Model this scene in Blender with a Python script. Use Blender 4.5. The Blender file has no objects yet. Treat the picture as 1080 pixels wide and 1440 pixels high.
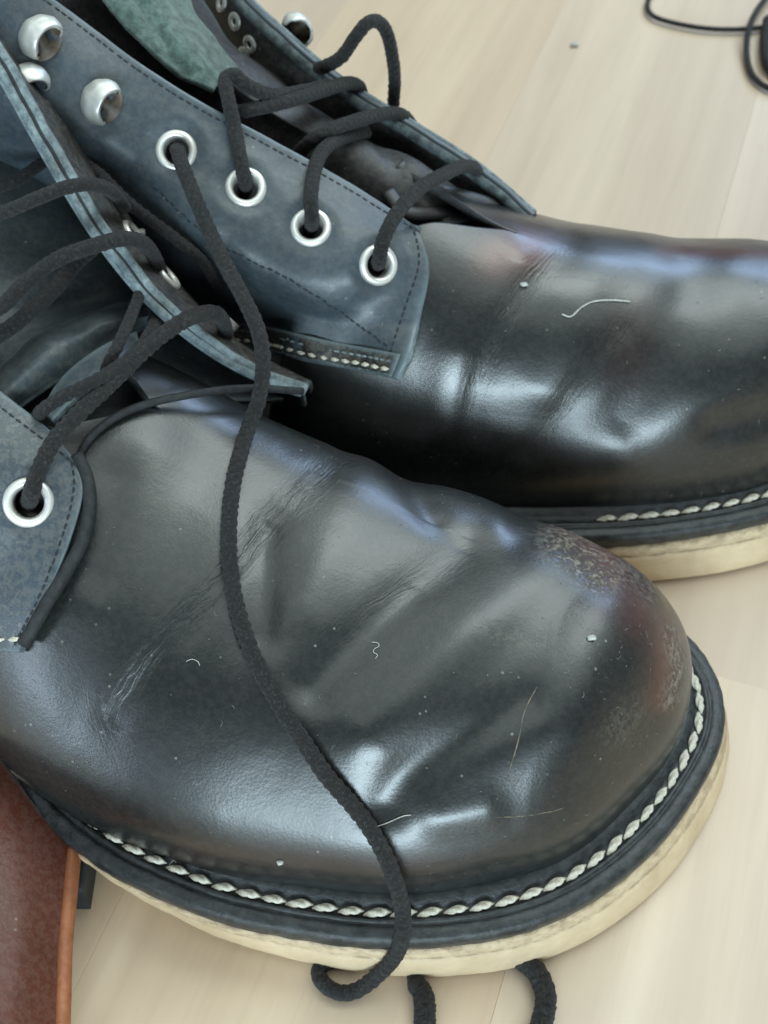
import bpy, bmesh, math, random
import numpy as np
from mathutils import Vector, Matrix, noise
from mathutils.bvhtree import BVHTree
random.seed(7); rng = np.random.default_rng(7)
SC = bpy.context.scene; COL = SC.collection
MM = 0.001                       # every length below is written in millimetres

# ------------------------------------------------------------------ camera
CAM_H, CAM_E, CAM_F = 285.0, math.radians(50), 1830.0
cd = bpy.data.cameras.new('camera'); cam = bpy.data.objects.new('camera', cd); COL.objects.link(cam)
cd.sensor_fit = 'VERTICAL'; cd.sensor_height = 36.0; cd.sensor_width = 27.0
cd.lens = CAM_F / 1440 * 36.0; cd.clip_start = 0.01; cd.clip_end = 30
cam.location = (0, 0, CAM_H*MM); cam.rotation_euler = (math.pi/2 - CAM_E, 0, 0)
cd.dof.use_dof = True; cd.dof.focus_distance = 0.258; cd.dof.aperture_fstop = 30
SC.camera = cam
# ------------------------------------------------------------------ light
w = bpy.data.worlds.new("World"); SC.world = w; w.use_nodes = True
bg = w.node_tree.nodes['Background']; bg.inputs[0].default_value = (0.93, 0.95, 1.0, 1); bg.inputs[1].default_value = 0.16
def area(name, loc, aim, sx, sy, watts, col):
    l = bpy.data.lights.new(name, 'AREA'); l.shape = 'RECTANGLE'; l.size = sx; l.size_y = sy; l.energy = watts; l.color = col
    o = bpy.data.objects.new(name, l); COL.objects.link(o); o.location = loc
    o.rotation_euler = (Vector(aim)-Vector(loc)).to_track_quat('-Z', 'Y').to_euler(); return o
area('ceiling_light', (0.7, 1.2, 2.3), (0.7, 1.2, 0), 4.2, 3.8, 64, (.86, 1, .955))
area('added_overhead_light', (0.95, 1.15, 2.28), (0.95, 1.15, 0), 1.5, 1.2, 30, (.89, 1, .965))  # added overhead source; breaks the flat ceiling reflection into bands on the leather
area('window_light', (0.05, -2.4, 0.62), (0, .2, 0.05), 1.7, 0.55, 78, (.70, .90, 1))
area('side_window_light', (-2.3, -1.35, 0.55), (0, .2, 0.05), 0.8, 0.6, 26, (.66, .84, 1))
area('far_window_light', (1.4, 2.3, 1.4), (0.05, .25, 0.05), 1.1, 0.8, 25, (.48, .68, 1))
SC.view_settings.view_transform = 'Standard'; SC.view_settings.look = 'None'
SC.view_settings.exposure = 0; SC.view_settings.gamma = 1

# ------------------------------------------------------------------ helpers
_f = np.array([0, math.cos(CAM_E), -math.sin(CAM_E)]); _r = np.array([1., 0, 0]); _u = np.array([0, math.sin(CAM_E), math.cos(CAM_E)])
_C = np.array([0, 0, CAM_H])
def ray(px, py): return _f + _r*(px-540)/CAM_F + _u*(720-py)/CAM_F
def at(px, py, z):               # where the sight line of a point of the photograph meets height z (mm)
    d = ray(px, py); return _C + d*((z-CAM_H)/d[2])
def pr(p):
    q = np.asarray(p, float)-_C; k = q@_f
    return np.stack([540+CAM_F*(q@_r)/k, 720-CAM_F*(q@_u)/k], -1)
def cr(P, n, closed=False):
    """Catmull-Rom through P, n samples"""
    P = np.asarray(P, float); N = len(P)
    if closed: t = np.linspace(0, N, n, endpoint=False)
    else: t = np.linspace(0, N-1, n)
    i = np.floor(t).astype(int)
    if not closed: i = np.minimum(i, N-2)
    f = (t-i)[:, None]
    def g(k):
        if closed: return P[k % N]
        lo = 2*P[0]-P[1]; hi = 2*P[-1]-P[-2]
        Q = np.vstack([lo, P, hi]); return Q[np.clip(k+1, 0, N+1)]
    a, b, c, d = g(i-1), g(i), g(i+1), g(i+2)
    return 0.5*((2*b)+(-a+c)*f+(2*a-5*b+4*c-d)*f**2+(-a+3*b-3*c+d)*f**3)
def evenly(P, step):
    P = np.asarray(P); d = np.r_[0, np.cumsum(np.linalg.norm(np.diff(P, axis=0), axis=1))]
    n = max(2, int(d[-1]/step)+1); s = np.linspace(0, d[-1], n)
    return np.stack([np.interp(s, d, P[:, k]) for k in range(P.shape[1])], 1)
def bic(ctrl, nu, nv):
    """smooth surface through a grid of control points rows x cols x 3"""
    A = np.stack([cr(row, nu) for row in np.asarray(ctrl, float)])
    return np.stack([cr(A[:, k], nv) for k in range(nu)], 1)
def gnormals(G):
    du = np.gradient(G, axis=1); dv = np.gradient(G, axis=0)
    n = np.cross(du, dv); n /= (np.linalg.norm(n, axis=2, keepdims=True)+1e-9); return n
def smoothnoise(x, y, z=0.0): return noise.noise(Vector((x, y, z)))

def thing(name, label, cat, loc, group=None):
    o = bpy.data.objects.new(name, None); COL.objects.link(o); o.location = Vector(loc)*MM
    o.empty_display_size = .01; o['label'] = label; o['category'] = cat
    if group: o['group'] = group
    o['_w'] = list(map(float, loc)); return o
def wloc(p):
    s = np.zeros(3)
    while p is not None: s = s+np.array(p.get('_w', (0, 0, 0)), float); p = p.parent
    return s
def mesh(name, V, F, mats, parent=None, mi=None, smooth=True, attrs=None, origin=None):
    V = np.asarray(V, float); pw = wloc(parent) if parent is not None else np.zeros(3)
    o3 = V.mean(0) if origin is None else np.asarray(origin, float)
    me = bpy.data.meshes.new(name); me.from_pydata(((V-o3)*MM).tolist(), [], F)
    for m in (mats if isinstance(mats, (list, tuple)) else [mats]): me.materials.append(m)
    if mi is not None: me.polygons.foreach_set('material_index', mi)
    if smooth: me.polygons.foreach_set('use_smooth', [True]*len(me.polygons))
    for k, v in (attrs or {}).items():
        a = me.attributes.new(k, 'FLOAT', 'POINT'); a.data.foreach_set('value', np.asarray(v, float).ravel())
    me.update()
    o = bpy.data.objects.new(name, me); COL.objects.link(o); o.location = (o3-pw)*MM
    if parent is not None: o.parent = parent
    o['_w'] = list(map(float, o3-pw)); return o
def tagt(o, label, cat, group=None, kind=None):
    if label: o['label'] = label
    if cat: o['category'] = cat
    if group: o['group'] = group
    if kind: o['kind'] = kind
    return o

# ------------------------------------------------------------------ materials
class N:
    def __init__(s, name):
        s.m = bpy.data.materials.new(name); s.m.use_nodes = True; s.t = s.m.node_tree
        s.p = s.t.nodes['Principled BSDF']
    def n(s, ty, **k):
        nd = s.t.nodes.new(ty)
        for a, b in k.items():
            if a.startswith('i_'): s.put(nd.inputs[int(a[2:]) if a[2:].isdigit() else a[2:]], b)
            else: setattr(nd, a, b)
        return nd
    def put(s, sock, v):
        if isinstance(v, bpy.types.NodeSocket): s.t.links.new(v, sock)
        elif isinstance(v, bpy.types.Node): s.t.links.new(v.outputs[0], sock)
        else:
            if isinstance(v, tuple) and len(v) == 3 and sock.type == 'RGBA': v = v+(1,)
            sock.default_value = v
    def P(s, **k):
        for a, b in k.items(): s.put(s.p.inputs[a.replace('_', ' ')], b)
    def co(s, scale=(1, 1, 1), rot=(0, 0, 0), kind='Object'):
        tc = s.n('ShaderNodeTexCoord'); mp = s.n('ShaderNodeMapping')
        mp.inputs['Scale'].default_value = scale; mp.inputs['Rotation'].default_value = rot
        s.t.links.new(tc.outputs[kind], mp.inputs[0]); return mp.outputs[0]
    def noise(s, vec, scale, detail=4, rough=.5, dist=0):
        nd = s.n('ShaderNodeTexNoise'); s.put(nd.inputs['Vector'], vec); s.put(nd.inputs['Scale'], scale)
        nd.inputs['Detail'].default_value = detail; nd.inputs['Roughness'].default_value = rough; nd.inputs['Distortion'].default_value = dist
        return nd.outputs['Fac']
    def vor(s, vec, scale, feature='F1'):
        nd = s.n('ShaderNodeTexVoronoi', feature=feature); s.put(nd.inputs['Vector'], vec); nd.inputs['Scale'].default_value = scale
        return nd
    def ramp(s, fac, *st):
        nd = s.n('ShaderNodeValToRGB'); s.put(nd.inputs[0], fac); e = nd.color_ramp.elements
        while len(e) < len(st): e.new(0.5)
        for k, (p, c) in enumerate(st):
            e[k].position = p; e[k].color = (c if isinstance(c, tuple) else (c, c, c))+(1,)
        return nd.outputs[0]
    def math(s, op, a, b=0.0, clamp=False):
        nd = s.n('ShaderNodeMath', operation=op, use_clamp=clamp); s.put(nd.inputs[0], a); s.put(nd.inputs[1], b); return nd.outputs[0]
    def mix(s, f, a, b):
        nd = s.n('ShaderNodeMix', data_type='RGBA'); s.put(nd.inputs[0], f); s.put(nd.inputs[6], a); s.put(nd.inputs[7], b); return nd.outputs[2]
    def attr(s, name):
        nd = s.n('ShaderNodeAttribute', attribute_name=name); return nd.outputs['Fac']
    def bump(s, h, dist, strength=1.0, prev=None):
        nd = s.n('ShaderNodeBump'); nd.inputs['Distance'].default_value = dist*MM; s.put(nd.inputs['Strength'], strength)
        s.put(nd.inputs['Height'], h)
        if prev is not None: s.put(nd.inputs['Normal'], prev)
        return nd.outputs[0]

def leather(name, base, rough, crease_rot=0.0, spec=.5, coat=.25, edge=False, brown=(.085, .022, .015)):
    a = N(name); v = a.co()
    big = a.noise(v, 28, 3); fine = a.noise(v, 900, 4, .6); mid = a.noise(v, 160, 5, .6)
    c0 = a.mix(a.ramp(mid, (.35, 0.), (.7, 1.)), tuple(x*.88 for x in base), tuple(x*1.14 for x in base))
    c1 = a.mix(a.attr('brown'), c0, brown)
    sn = a.ramp(a.noise(v, 620, 6, .8), (.46, 0.), (.56, 1.))
    scuffed = a.math('MULTIPLY', a.attr('scuff'), sn)
    c2 = a.mix(a.math('MULTIPLY', scuffed, .75), c1, (.30, .265, .21))
    ew = a.math('MULTIPLY', a.attr('rimwear'), a.ramp(mid, (.25, .45), (.6, 1.)))
    c2 = a.mix(ew, c2, (.15, .20, .22))
    # dust specks
    sp = a.vor(v, 260); ds = a.ramp(sp.outputs['Distance'], (.05, 1.), (.10, 0.))
    gate = a.ramp(a.noise(v, 120, 2), (.50, 0.), (.60, 1.))
    dust = a.math('MULTIPLY', ds, gate)
    c3 = a.mix(a.math('MULTIPLY', dust, .45), c2, (.35, .34, .30))
    # creases: fine wrinkles across the flex of the shoe
    cx = a.n('ShaderNodeCombineXYZ'); a.put(cx.inputs[0], a.math('MULTIPLY', a.attr('along'), .06)); a.put(cx.inputs[1], a.math('ADD', a.math('MULTIPLY', a.attr('across'), .52), a.math('MULTIPLY', a.noise(v, 110, 3), 1.5))); cx.inputs[2].default_value = crease_rot
    wr = a.noise(cx.outputs[0], 1.0, 4, .6, .7)
    wr2 = a.ramp(a.math('ABSOLUTE', a.math('SUBTRACT', wr, .5)), (.0, 0.), (.11, 1.))
    cm = a.attr('crease')
    b = a.bump(wr2, .075, a.math('MULTIPLY', cm, 1.0, True))
    po = a.vor(v, 1500); b = a.bump(po.outputs['Distance'], .03, .5, b)
    b = a.bump(mid, .10, .5, b)
    b = a.bump(sn, .12, a.attr('scuff'), b)
    r = a.math('ADD', a.math('MULTIPLY', a.ramp(big, (.35, 0.), (.65, 1.)), .14), rough-.05)
    r = a.math('ADD', r, a.math('MULTIPLY', fine, .08)); r = a.math('ADD', r, a.math('MULTIPLY', a.attr('scuff'), .22)); r = a.math('ADD', r, a.math('MULTIPLY', cm, .05))
    a.P(Base_Color=c3, Roughness=r, Normal=b, Coat_Weight=coat, Coat_Roughness=.30, Coat_Normal=b)
    a.p.inputs['Specular IOR Level'].default_value = spec
    return a.m
def rough_mat(name, c1, c2, scale, rough, bd=.3, sheen=0.0, bscale=None, lo=.35, hi=.68):
    a = N(name); v = a.co(); n1 = a.noise(v, scale, 6, .65)
    c = a.mix(a.ramp(n1, (lo, 0.), (hi, 1.)), c1, c2)
    b = a.bump(a.noise(v, bscale or scale*3, 5, .7), bd)
    a.P(Base_Color=c, Roughness=rough, Normal=b)
    if sheen: a.P(Sheen_Weight=sheen)
    return a.m
def metal_mat(name, col, rough):
    a = N(name); v = a.co(); n1 = a.noise(v, 300, 4)
    a.P(Base_Color=a.mix(n1, tuple(x*.85 for x in col), col), Roughness=a.math('ADD', a.math('MULTIPLY', n1, .15), rough), Metallic=.6, Normal=a.bump(n1, .1, .3))
    return a.m
M = {}
M['vamp'] = leather('black_vamp_leather', (.0072, .0098, .0098), .31, coat=.6, crease_rot= math.radians(52))
M['vamp2'] = leather('black_vamp_leather_second', (.0072, .0098, .0098), .29, coat=.6, crease_rot= math.radians(78))
M['facing'] = leather('oiled_blue_black_leather', (.038, .056, .070), .38, coat=.3)
M['inner'] = leather('dark_lining_leather', (.014, .014, .014), .5, coat=.05)
M['tongue'] = leather('tongue_leather', (.022, .023, .024), .48, coat=.1)
M['fold'] = leather('folded_tongue_leather', (.040, .054, .062), .45, coat=.1)
M['edge'] = rough_mat('raw_leather_edge', (.09, .12, .13), (.27, .33, .34), 500, .8, .25)
M['edge_mid'] = rough_mat('worn_leather_edge', (.02, .028, .03), (.12, .15, .155), 350, .75, .25)
M['edge_dark'] = rough_mat('dark_leather_edge', (.008, .009, .010), (.025, .028, .03), 500, .7, .2)
M['suede'] = rough_mat('green_suede', (.035, .065, .056), (.14, .21, .185), 420, .95, .35, .4, 1300)
M['welt'] = rough_mat('black_welt_leather', (.010, .012, .0125), (.042, .048, .050), 420, .36, .2)
M['sole'] = None
M['thread_w'] = rough_mat('waxed_cream_thread', (.46, .42, .33), (.76, .72, .61), 900, .75, .12)
M['thread_k'] = rough_mat('dark_thread', (.010, .014, .018), (.03, .035, .045), 900, .8, .1)
M['lace'] = rough_mat('braided_cotton_lace', (.0022, .0022, .0021), (.055, .055, .050), 1500, .8, .4, .08, 2600, .50, .78)
M['fuzz'] = rough_mat('lace_fibres', (.012, .012, .011), (.07, .07, .065), 900, .9, .1)
M['nickel'] = metal_mat('nickel', (.74, .74, .70), .38)
M['eyelet'] = metal_mat('worn_white_nickel', (.95, .93, .87), .34)
M['hook_in'] = rough_mat('dark_brown_hook_inside', (.05, .035, .02), (.14, .11, .08), 300, .5, .1)  # hook interior and stem coloured a dark mottled brown
M['lint'] = rough_mat('white_lint', (.36, .36, .33), (.58, .58, .54), 800, .9, .1)
M['red'] = leather('oxblood_leather', (.11, .026, .013), .34, coat=.2)
M['orange'] = rough_mat('orange_cut_edge', (.28, .090, .035), (.42, .16, .07), 260, .55, .2)
M['thread_y'] = rough_mat('olive_thread', (.10, .08, .02), (.2, .16, .05), 500, .8, .1)
M['rubber'] = rough_mat('dark_rubber', (.015, .02, .028), (.03, .04, .05), 300, .6, .1)
def sole_mat():
    a = N('cream_wedge_rubber'); v = a.co(); n1 = a.noise(v, 60, 6, .7); n2 = a.noise(a.co(scale=(1, 1, 3)), 260, 5, .7)
    c = a.mix(a.ramp(n1, (.3, 0.), (.7, 1.)), (.50, .37, .225), (.68, .535, .35))
    d = a.math('MULTIPLY', a.ramp(n2, (.42, 0.), (.62, 1.)), a.attr('dirt'))
    c = a.mix(a.math('MULTIPLY', d, .9, True), c, (.19, .12, .07))
    a.P(Base_Color=c, Roughness=.62, Normal=a.bump(n2, .25, .7)); return a.m
M['sole'] = sole_mat()
def floor_mat(name, seed, tint):
    a = N(name); ang = -math.atan2(.945, .326)
    v = a.co(scale=(1, 1, 1), rot=(0, 0, 0)); mp = a.n('ShaderNodeMapping'); mp.inputs['Location'].default_value = (seed*.37, seed*.61, 0)
    a.t.links.new(v, mp.inputs[0]); v = mp.outputs[0]
    st = a.n('ShaderNodeMapping'); st.inputs['Scale'].default_value = (.055, 1, 1); a.t.links.new(v, st.inputs[0])
    g1 = a.noise(st, 46, 5, .6, .3); g2 = a.noise(st, 260, 5, .7); g3 = a.noise(st, 14, 3, .5)
    c = a.mix(a.ramp(g1, (.33, 0.), (.64, 1.)), tuple(x*t for x, t in zip((.52, .408, .300), tint)), tuple(x*t for x, t in zip((.675, .55, .42), tint)))
    c = a.mix(a.math('MULTIPLY', a.ramp(g3, (.40, 0.), (.62, 1.)), .45), c, tuple(x*t for x, t in zip((.49, .378, .285), tint)))
    c = a.mix(a.math('MULTIPLY', a.ramp(g2, (.5, 0.), (.75, 1.)), .25), c, (.44, .34, .25))
    a.P(Base_Color=c, Roughness=a.math('ADD', a.math('MULTIPLY', g2, .15), .42), Normal=a.bump(g2, .05, .5)); return a.m

# ------------------------------------------------------------------ floor: one board at a time
G = np.array([.326, .945]); Mv = np.array([.945, -.326]); gang = math.atan2(G[1], G[0])
def box_v(x0, x1, y0, y1, z0, z1, b):
    V = []; 
    for (z, i) in ((z0, 0), (z1-b, 0), (z1, b)):
        V += [(x0+i, y0+i, z), (x1-i, y0+i, z), (x1-i, y1-i, z), (x0+i, y1-i, z)]
    F = [(3, 2, 1, 0), (8, 9, 10, 11)]
    for l in (0, 4):
        for k in range(4): F.append((l+k, l+(k+1) % 4, l+4+(k+1) % 4, l+4+k))
    return V, F
floor = thing('floor', 'pale oak laminate floor boards with fine long grain', 'floor', (0, 0, 0)); floor['kind'] = 'structure'
del floor['category']
sub = mesh('underlay', [(-1500, -900, -9), (1500, -900, -9), (1500, 2500, -9), (-1500, 2500, -9)], [(0, 1, 2, 3)], M['rubber'], floor, smooth=False)
fm = [floor_mat('pale_oak_%s' % s, k, t) for k, (s, t) in enumerate([('plain', (1, 1, 1)), ('warm', (1.03, 1.0, .95)), ('grey', (.96, .96, .98))])]
WID = 88.0
for i in range(-13, 16):
    m0 = -9.6 + WID*i
    off = 202 if i == 0 else 202 + (i*317) % 900 - 450
    for j in (-2, -1, 0, 1, 2, 3):
        g0 = off+900*j-900; 
        if g0 > 2300 or g0+900 < -900: continue
        V, F = box_v(g0+.06, g0+900-.06, -m0-WID+.02, -m0-.02, -8, 0, .12)
        c = np.array([g0+450, -m0-WID/2, 0]); Vl = (np.array(V)-c)
        me = bpy.data.meshes.new('plank'); me.from_pydata((Vl*MM).tolist(), [], F); me.materials.append(fm[(i*2+j*5) % 3]); me.update()
        o = bpy.data.objects.new('plank', me); COL.objects.link(o)
        wc = np.r_[G*c[0] - Mv*c[1], 0.0]
        o.location = wc*MM; o.rotation_euler = (0, 0, gang); o.parent = floor

# ------------------------------------------------------------------ generic builders
def grid_faces(nr, nc, keep=None, off=0, flip=False, wrap=False):
    F = []
    for i in range(nr-1):
        for j in range(nc-(0 if wrap else 1)):
            if keep is not None and not keep[i, j]: continue
            j2 = (j+1) % nc
            q = (off+i*nc+j, off+i*nc+j2, off+(i+1)*nc+j2, off+(i+1)*nc+j)
            F.append(q[::-1] if flip else q)
    return F
def panel(name, ctrl, th, mats, parent, nu=140, nv=70, attrs=None, holes=(), disp=None, flip=False, clear=None):
    """a sheet of leather th thick with rounded edges; ctrl = rows of (px,py,z) or world points"""
    C = np.array([[at(*p) if len(p) == 3 else p[:3] for p in row] for row in ctrl])
    S = bic(C, nu, nv); Nn = gnormals(S)
    flip = bool(((_C-S)*Nn).sum(2).mean() < 0)
    if flip: Nn = -Nn
    if disp is not None: S = S + Nn*disp(S, Nn)[..., None]; Nn = gnormals(S)*(-1 if flip else 1)
    if clear is not None:
        R_ = S.reshape(-1, 3); am = np.zeros(len(R_)); D_ = R_-_C; Ls = np.linalg.norm(D_, axis=1); D_ /= Ls[:, None]
        for i in range(len(R_)):
            h = clear.ray_cast(Vector(_C), Vector(D_[i]))
            if h[0] is not None:
                x = (h[3]-th-1.0)-Ls[i]
                if x < 2.0: am[i] = -x if x < -2 else ((2-x)**2)/8
        am = am.reshape(S.shape[:2])
        for q in range(26):
            b_ = np.pad(am, 1, 'edge'); b_ = (b_[:-2, 1:-1]+b_[2:, 1:-1]+b_[1:-1, :-2]+b_[1:-1, 2:]+2*am)/6; am = np.maximum(am*.985, b_)
        S = S - D_.reshape(S.shape)*am[..., None]; Nn = gnormals(S)*(-1 if flip else 1)
    # rounded rim: outer skin drops a little near its border
    iu = np.minimum(np.arange(nu), np.arange(nu)[::-1])[None, :]; iv = np.minimum(np.arange(nv), np.arange(nv)[::-1])[:, None]
    du = np.linalg.norm(np.diff(S, axis=1), axis=2).mean(); dv = np.linalg.norm(np.diff(S, axis=0), axis=2).mean()
    ed = np.minimum(iu*du, iv*dv)
    drop = np.where(ed < .8, (.8-ed)**2*.7, 0)*min(1, th/2)
    top = S - Nn*drop[..., None]; bot = S - Nn*th + Nn*(drop*.6)[..., None]
    rimw = np.exp(-(ed/1.3)**2)*.8
    keep = np.ones((nv-1, nu-1), bool); cc = (S[:-1, :-1]+S[1:, 1:])/2
    for h in holes:
        keep &= np.linalg.norm(cc-h[0], axis=2) > h[1]
    n1 = nv*nu; V = np.vstack([top.reshape(-1, 3), bot.reshape(-1, 3)])
    fa = grid_faces(nv, nu, keep, 0, flip); fb = grid_faces(nv, nu, keep, n1, not flip)
    loop = [j for j in range(nu)] + [i*nu+nu-1 for i in range(1, nv)] + [(nv-1)*nu+j for j in range(nu-2, -1, -1)] + [i*nu for i in range(nv-2, 0, -1)]
    fr = []
    for k in range(len(loop)):
        a, b = loop[k], loop[(k+1) % len(loop)]
        q = (b, a, a+n1, b+n1); fr.append(q[::-1] if flip else q)
    at_ = {}
    for k, fn in (attrs or {}).items(): at_[k] = np.r_[fn(S).ravel(), fn(S).ravel()]
    if 'crease' in at_: at_['rimwear'] = np.r_[rimw.ravel(), rimw.ravel()]
    mi = [0]*len(fa)+[2 if len(mats) > 2 else 0]*len(fb)+[1]*len(fr)
    o = mesh(name, V, fa+fb+fr, mats, parent, mi=mi, attrs=at_)
    return o, S, Nn
def near(S, Nn, px, py):
    q = pr(S.reshape(-1, 3)); k = np.argmin(((q-np.array([px, py]))**2).sum(1))
    return S.reshape(-1, 3)[k], Nn.reshape(-1, 3)[k]
def frames(P):
    T = np.gradient(P, axis=0); T /= np.linalg.norm(T, axis=1, keepdims=True)+1e-12
    A = np.zeros_like(P); a = np.cross(T[0], [0, 0, 1.0]); 
    if np.linalg.norm(a) < .1: a = np.cross(T[0], [1.0, 0, 0])
    a /= np.linalg.norm(a)
    for i in range(len(P)):
        a = a - T[i]*(a@T[i]); a /= np.linalg.norm(a)+1e-12; A[i] = a
    return T, A, np.cross(T, A)
def tube(name, pts, r, mat, parent, step=.6, nr=14, braid=True, taper=None, smoothpts=True, flat=1.0, wob=0.0):
    P = cr(pts, len(pts)*12) if smoothpts else np.asarray(pts, float)
    P = evenly(P, step); n = len(P)
    if wob:
        for i in range(n): P[i] += wob*np.array([smoothnoise(i*.08, 1.3, wob), smoothnoise(i*.08, 7.3, wob), 0])
    T, A, B = frames(P); th = np.linspace(0, 2*math.pi, nr, endpoint=False); s = np.arange(n)*step
    TH, S = np.meshgrid(th, s); R = np.full_like(TH, r)
    if braid:
        ph = S*2*math.pi/2.1
        w1 = np.sin(3*TH+ph); w2 = np.sin(3*TH-ph); R = r*.95*(1 + .11*np.maximum(w1, w2) + rng.normal(0, .03, TH.shape))
    if taper is not None: R = R*np.interp(np.linspace(0, 1, n), *taper)[:, None]
    V = P[:, None]+A[:, None]*(R*np.cos(TH))[..., None]+B[:, None]*(R*np.sin(TH)*flat)[..., None]
    V = V.reshape(-1, 3); F = []
    for i in range(n-1):
        for j in range(nr):
            j2 = (j+1) % nr; F.append((i*nr+j, i*nr+j2, (i+1)*nr+j2, (i+1)*nr+j))
    F.append(tuple(range(nr))[::-1]); F.append(tuple((n-1)*nr+k for k in range(nr)))
    return mesh(name, V, F, mat, parent)
def basis(T, Nm):
    T = T/np.linalg.norm(T); Nm = Nm - T*(Nm@T); Nm /= np.linalg.norm(Nm); return np.stack([T, np.cross(Nm, T), Nm], 1)
def stitch_mesh(L, w, name='stitch', mat=None):
    """one plump stitch of plied thread, L long, w wide, pointed where it dives into the leather"""
    V = []; F = []; n = 17; nr = 18
    for i in range(n):
        u = i/(n-1); x = (u-.5)*L; e = max(.10, math.sin(math.pi*min(.985, max(.015, u))))**.62
        for j in range(nr):
            b = 2*math.pi*j/nr; k = 1+.60*(abs(math.cos(1.5*(b-u*4.4)))**.5-.75)
            V.append((x+.25*math.sin(b)*w*e, math.cos(b)*w*.5*e*k, math.sin(b)*w*.42*e*k-(1-e)*w*.35))
    for i in range(n-1):
        for j in range(nr): F.append((i*nr+j, i*nr+(j+1) % nr, (i+1)*nr+(j+1) % nr, (i+1)*nr+j))
    F.append(tuple(range(nr))[::-1]); F.append(tuple((n-1)*nr+k for k in range(nr)))
    me = bpy.data.meshes.new(name); me.from_pydata([(a*MM, b*MM, c*MM) for a, b, c in V], [], F); me.materials.append(mat)
    me.polygons.foreach_set('use_smooth', [True]*len(me.polygons)); me.update(); return me
def put(name, me, pos, Bm, parent, scale=1.0):
    o = bpy.data.objects.new(name, me); COL.objects.link(o); pw = wloc(parent) if parent is not None else np.zeros(3)
    m = Matrix(Bm.tolist()).to_4x4(); o.rotation_euler = m.to_euler(); o.location = (np.asarray(pos)-pw)*MM; o.scale = (scale,)*3
    if parent is not None: o.parent = parent
    return o
def stitch_row(P, Nrm, pitch, me, parent, jit=.06, lift=0.0, skew=0.0):
    P = np.asarray(P, float); Q = evenly(P, pitch)
    for i in range(len(Q)-1):
        c = (Q[i]+Q[i+1])/2; T = Q[i+1]-Q[i]
        nv = Nrm(c) if callable(Nrm) else np.array(Nrm, float)
        Bm = basis(T, nv); a = random.gauss(0, jit)+skew; ca, sa = math.cos(a), math.sin(a)
        R = np.array([[ca, -sa, 0], [sa, ca, 0], [0, 0, 1]])
        put('stitch', me, c+nv*lift, Bm@R, parent, random.uniform(.92, 1.06))
def dark_seam(name, P, S, Nn, parent, mat, L=1.45, pitch=1.9, w=.27, lift=.02):
    """small thread stitches following a line on a panel, joined"""
    P = evenly(P, pitch); V = []; F = []
    for i in range(len(P)-1):
        c = (P[i]+P[i+1])/2; k = np.argmin(((S.reshape(-1, 3)-c)**2).sum(1)); nv = Nn.reshape(-1, 3)[k]; c = S.reshape(-1, 3)[k]+nv*lift
        B_ = basis(P[i+1]-P[i], nv); o = len(V)
        for (x, s) in ((-L/2, .3), (-L/4, 1), (L/4, 1), (L/2, .3)):
            for j in range(6):
                b = 2*math.pi*j/6; V.append(c+B_@np.array([x, math.cos(b)*w*s, math.sin(b)*w*.7*s]))
        for q in range(3):
            for j in range(6): F.append((o+q*6+j, o+q*6+(j+1) % 6, o+q*6+6+(j+1) % 6, o+q*6+6+j))
    o = mesh(name, V, F, mat, parent); o['kind'] = 'stuff'; return o
def lathe(prof, n=40):
    V = []; F = []; m = len(prof)
    for i in range(n):
        a = 2*math.pi*i/n
        for r, z in prof: V.append((r*math.cos(a), r*math.sin(a), z))
    for i in range(n):
        for j in range(m): 
            if j == m-1: continue
            F.append((i*m+j, ((i+1) % n)*m+j, ((i+1) % n)*m+j+1, i*m+j+1))
    return V, F
def mk(name, V, F, mats, mi=None):
    me = bpy.data.meshes.new(name); me.from_pydata([(a*MM, b*MM, c*MM) for a, b, c in V], [], F)
    for m in (mats if isinstance(mats, (list, tuple)) else [mats]): me.materials.append(m)
    if mi: me.polygons.foreach_set('material_index', mi)
    me.polygons.foreach_set('use_smooth', [True]*len(me.polygons)); me.update(); return me
EYE = mk('eyelet', *lathe([(3.0, -4), (2.95, -.2), (3.05, .45), (3.45, .95), (4.1, 1.05), (4.7, .7), (4.95, .1), (4.9, -.3)]), M['eyelet'])
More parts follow.
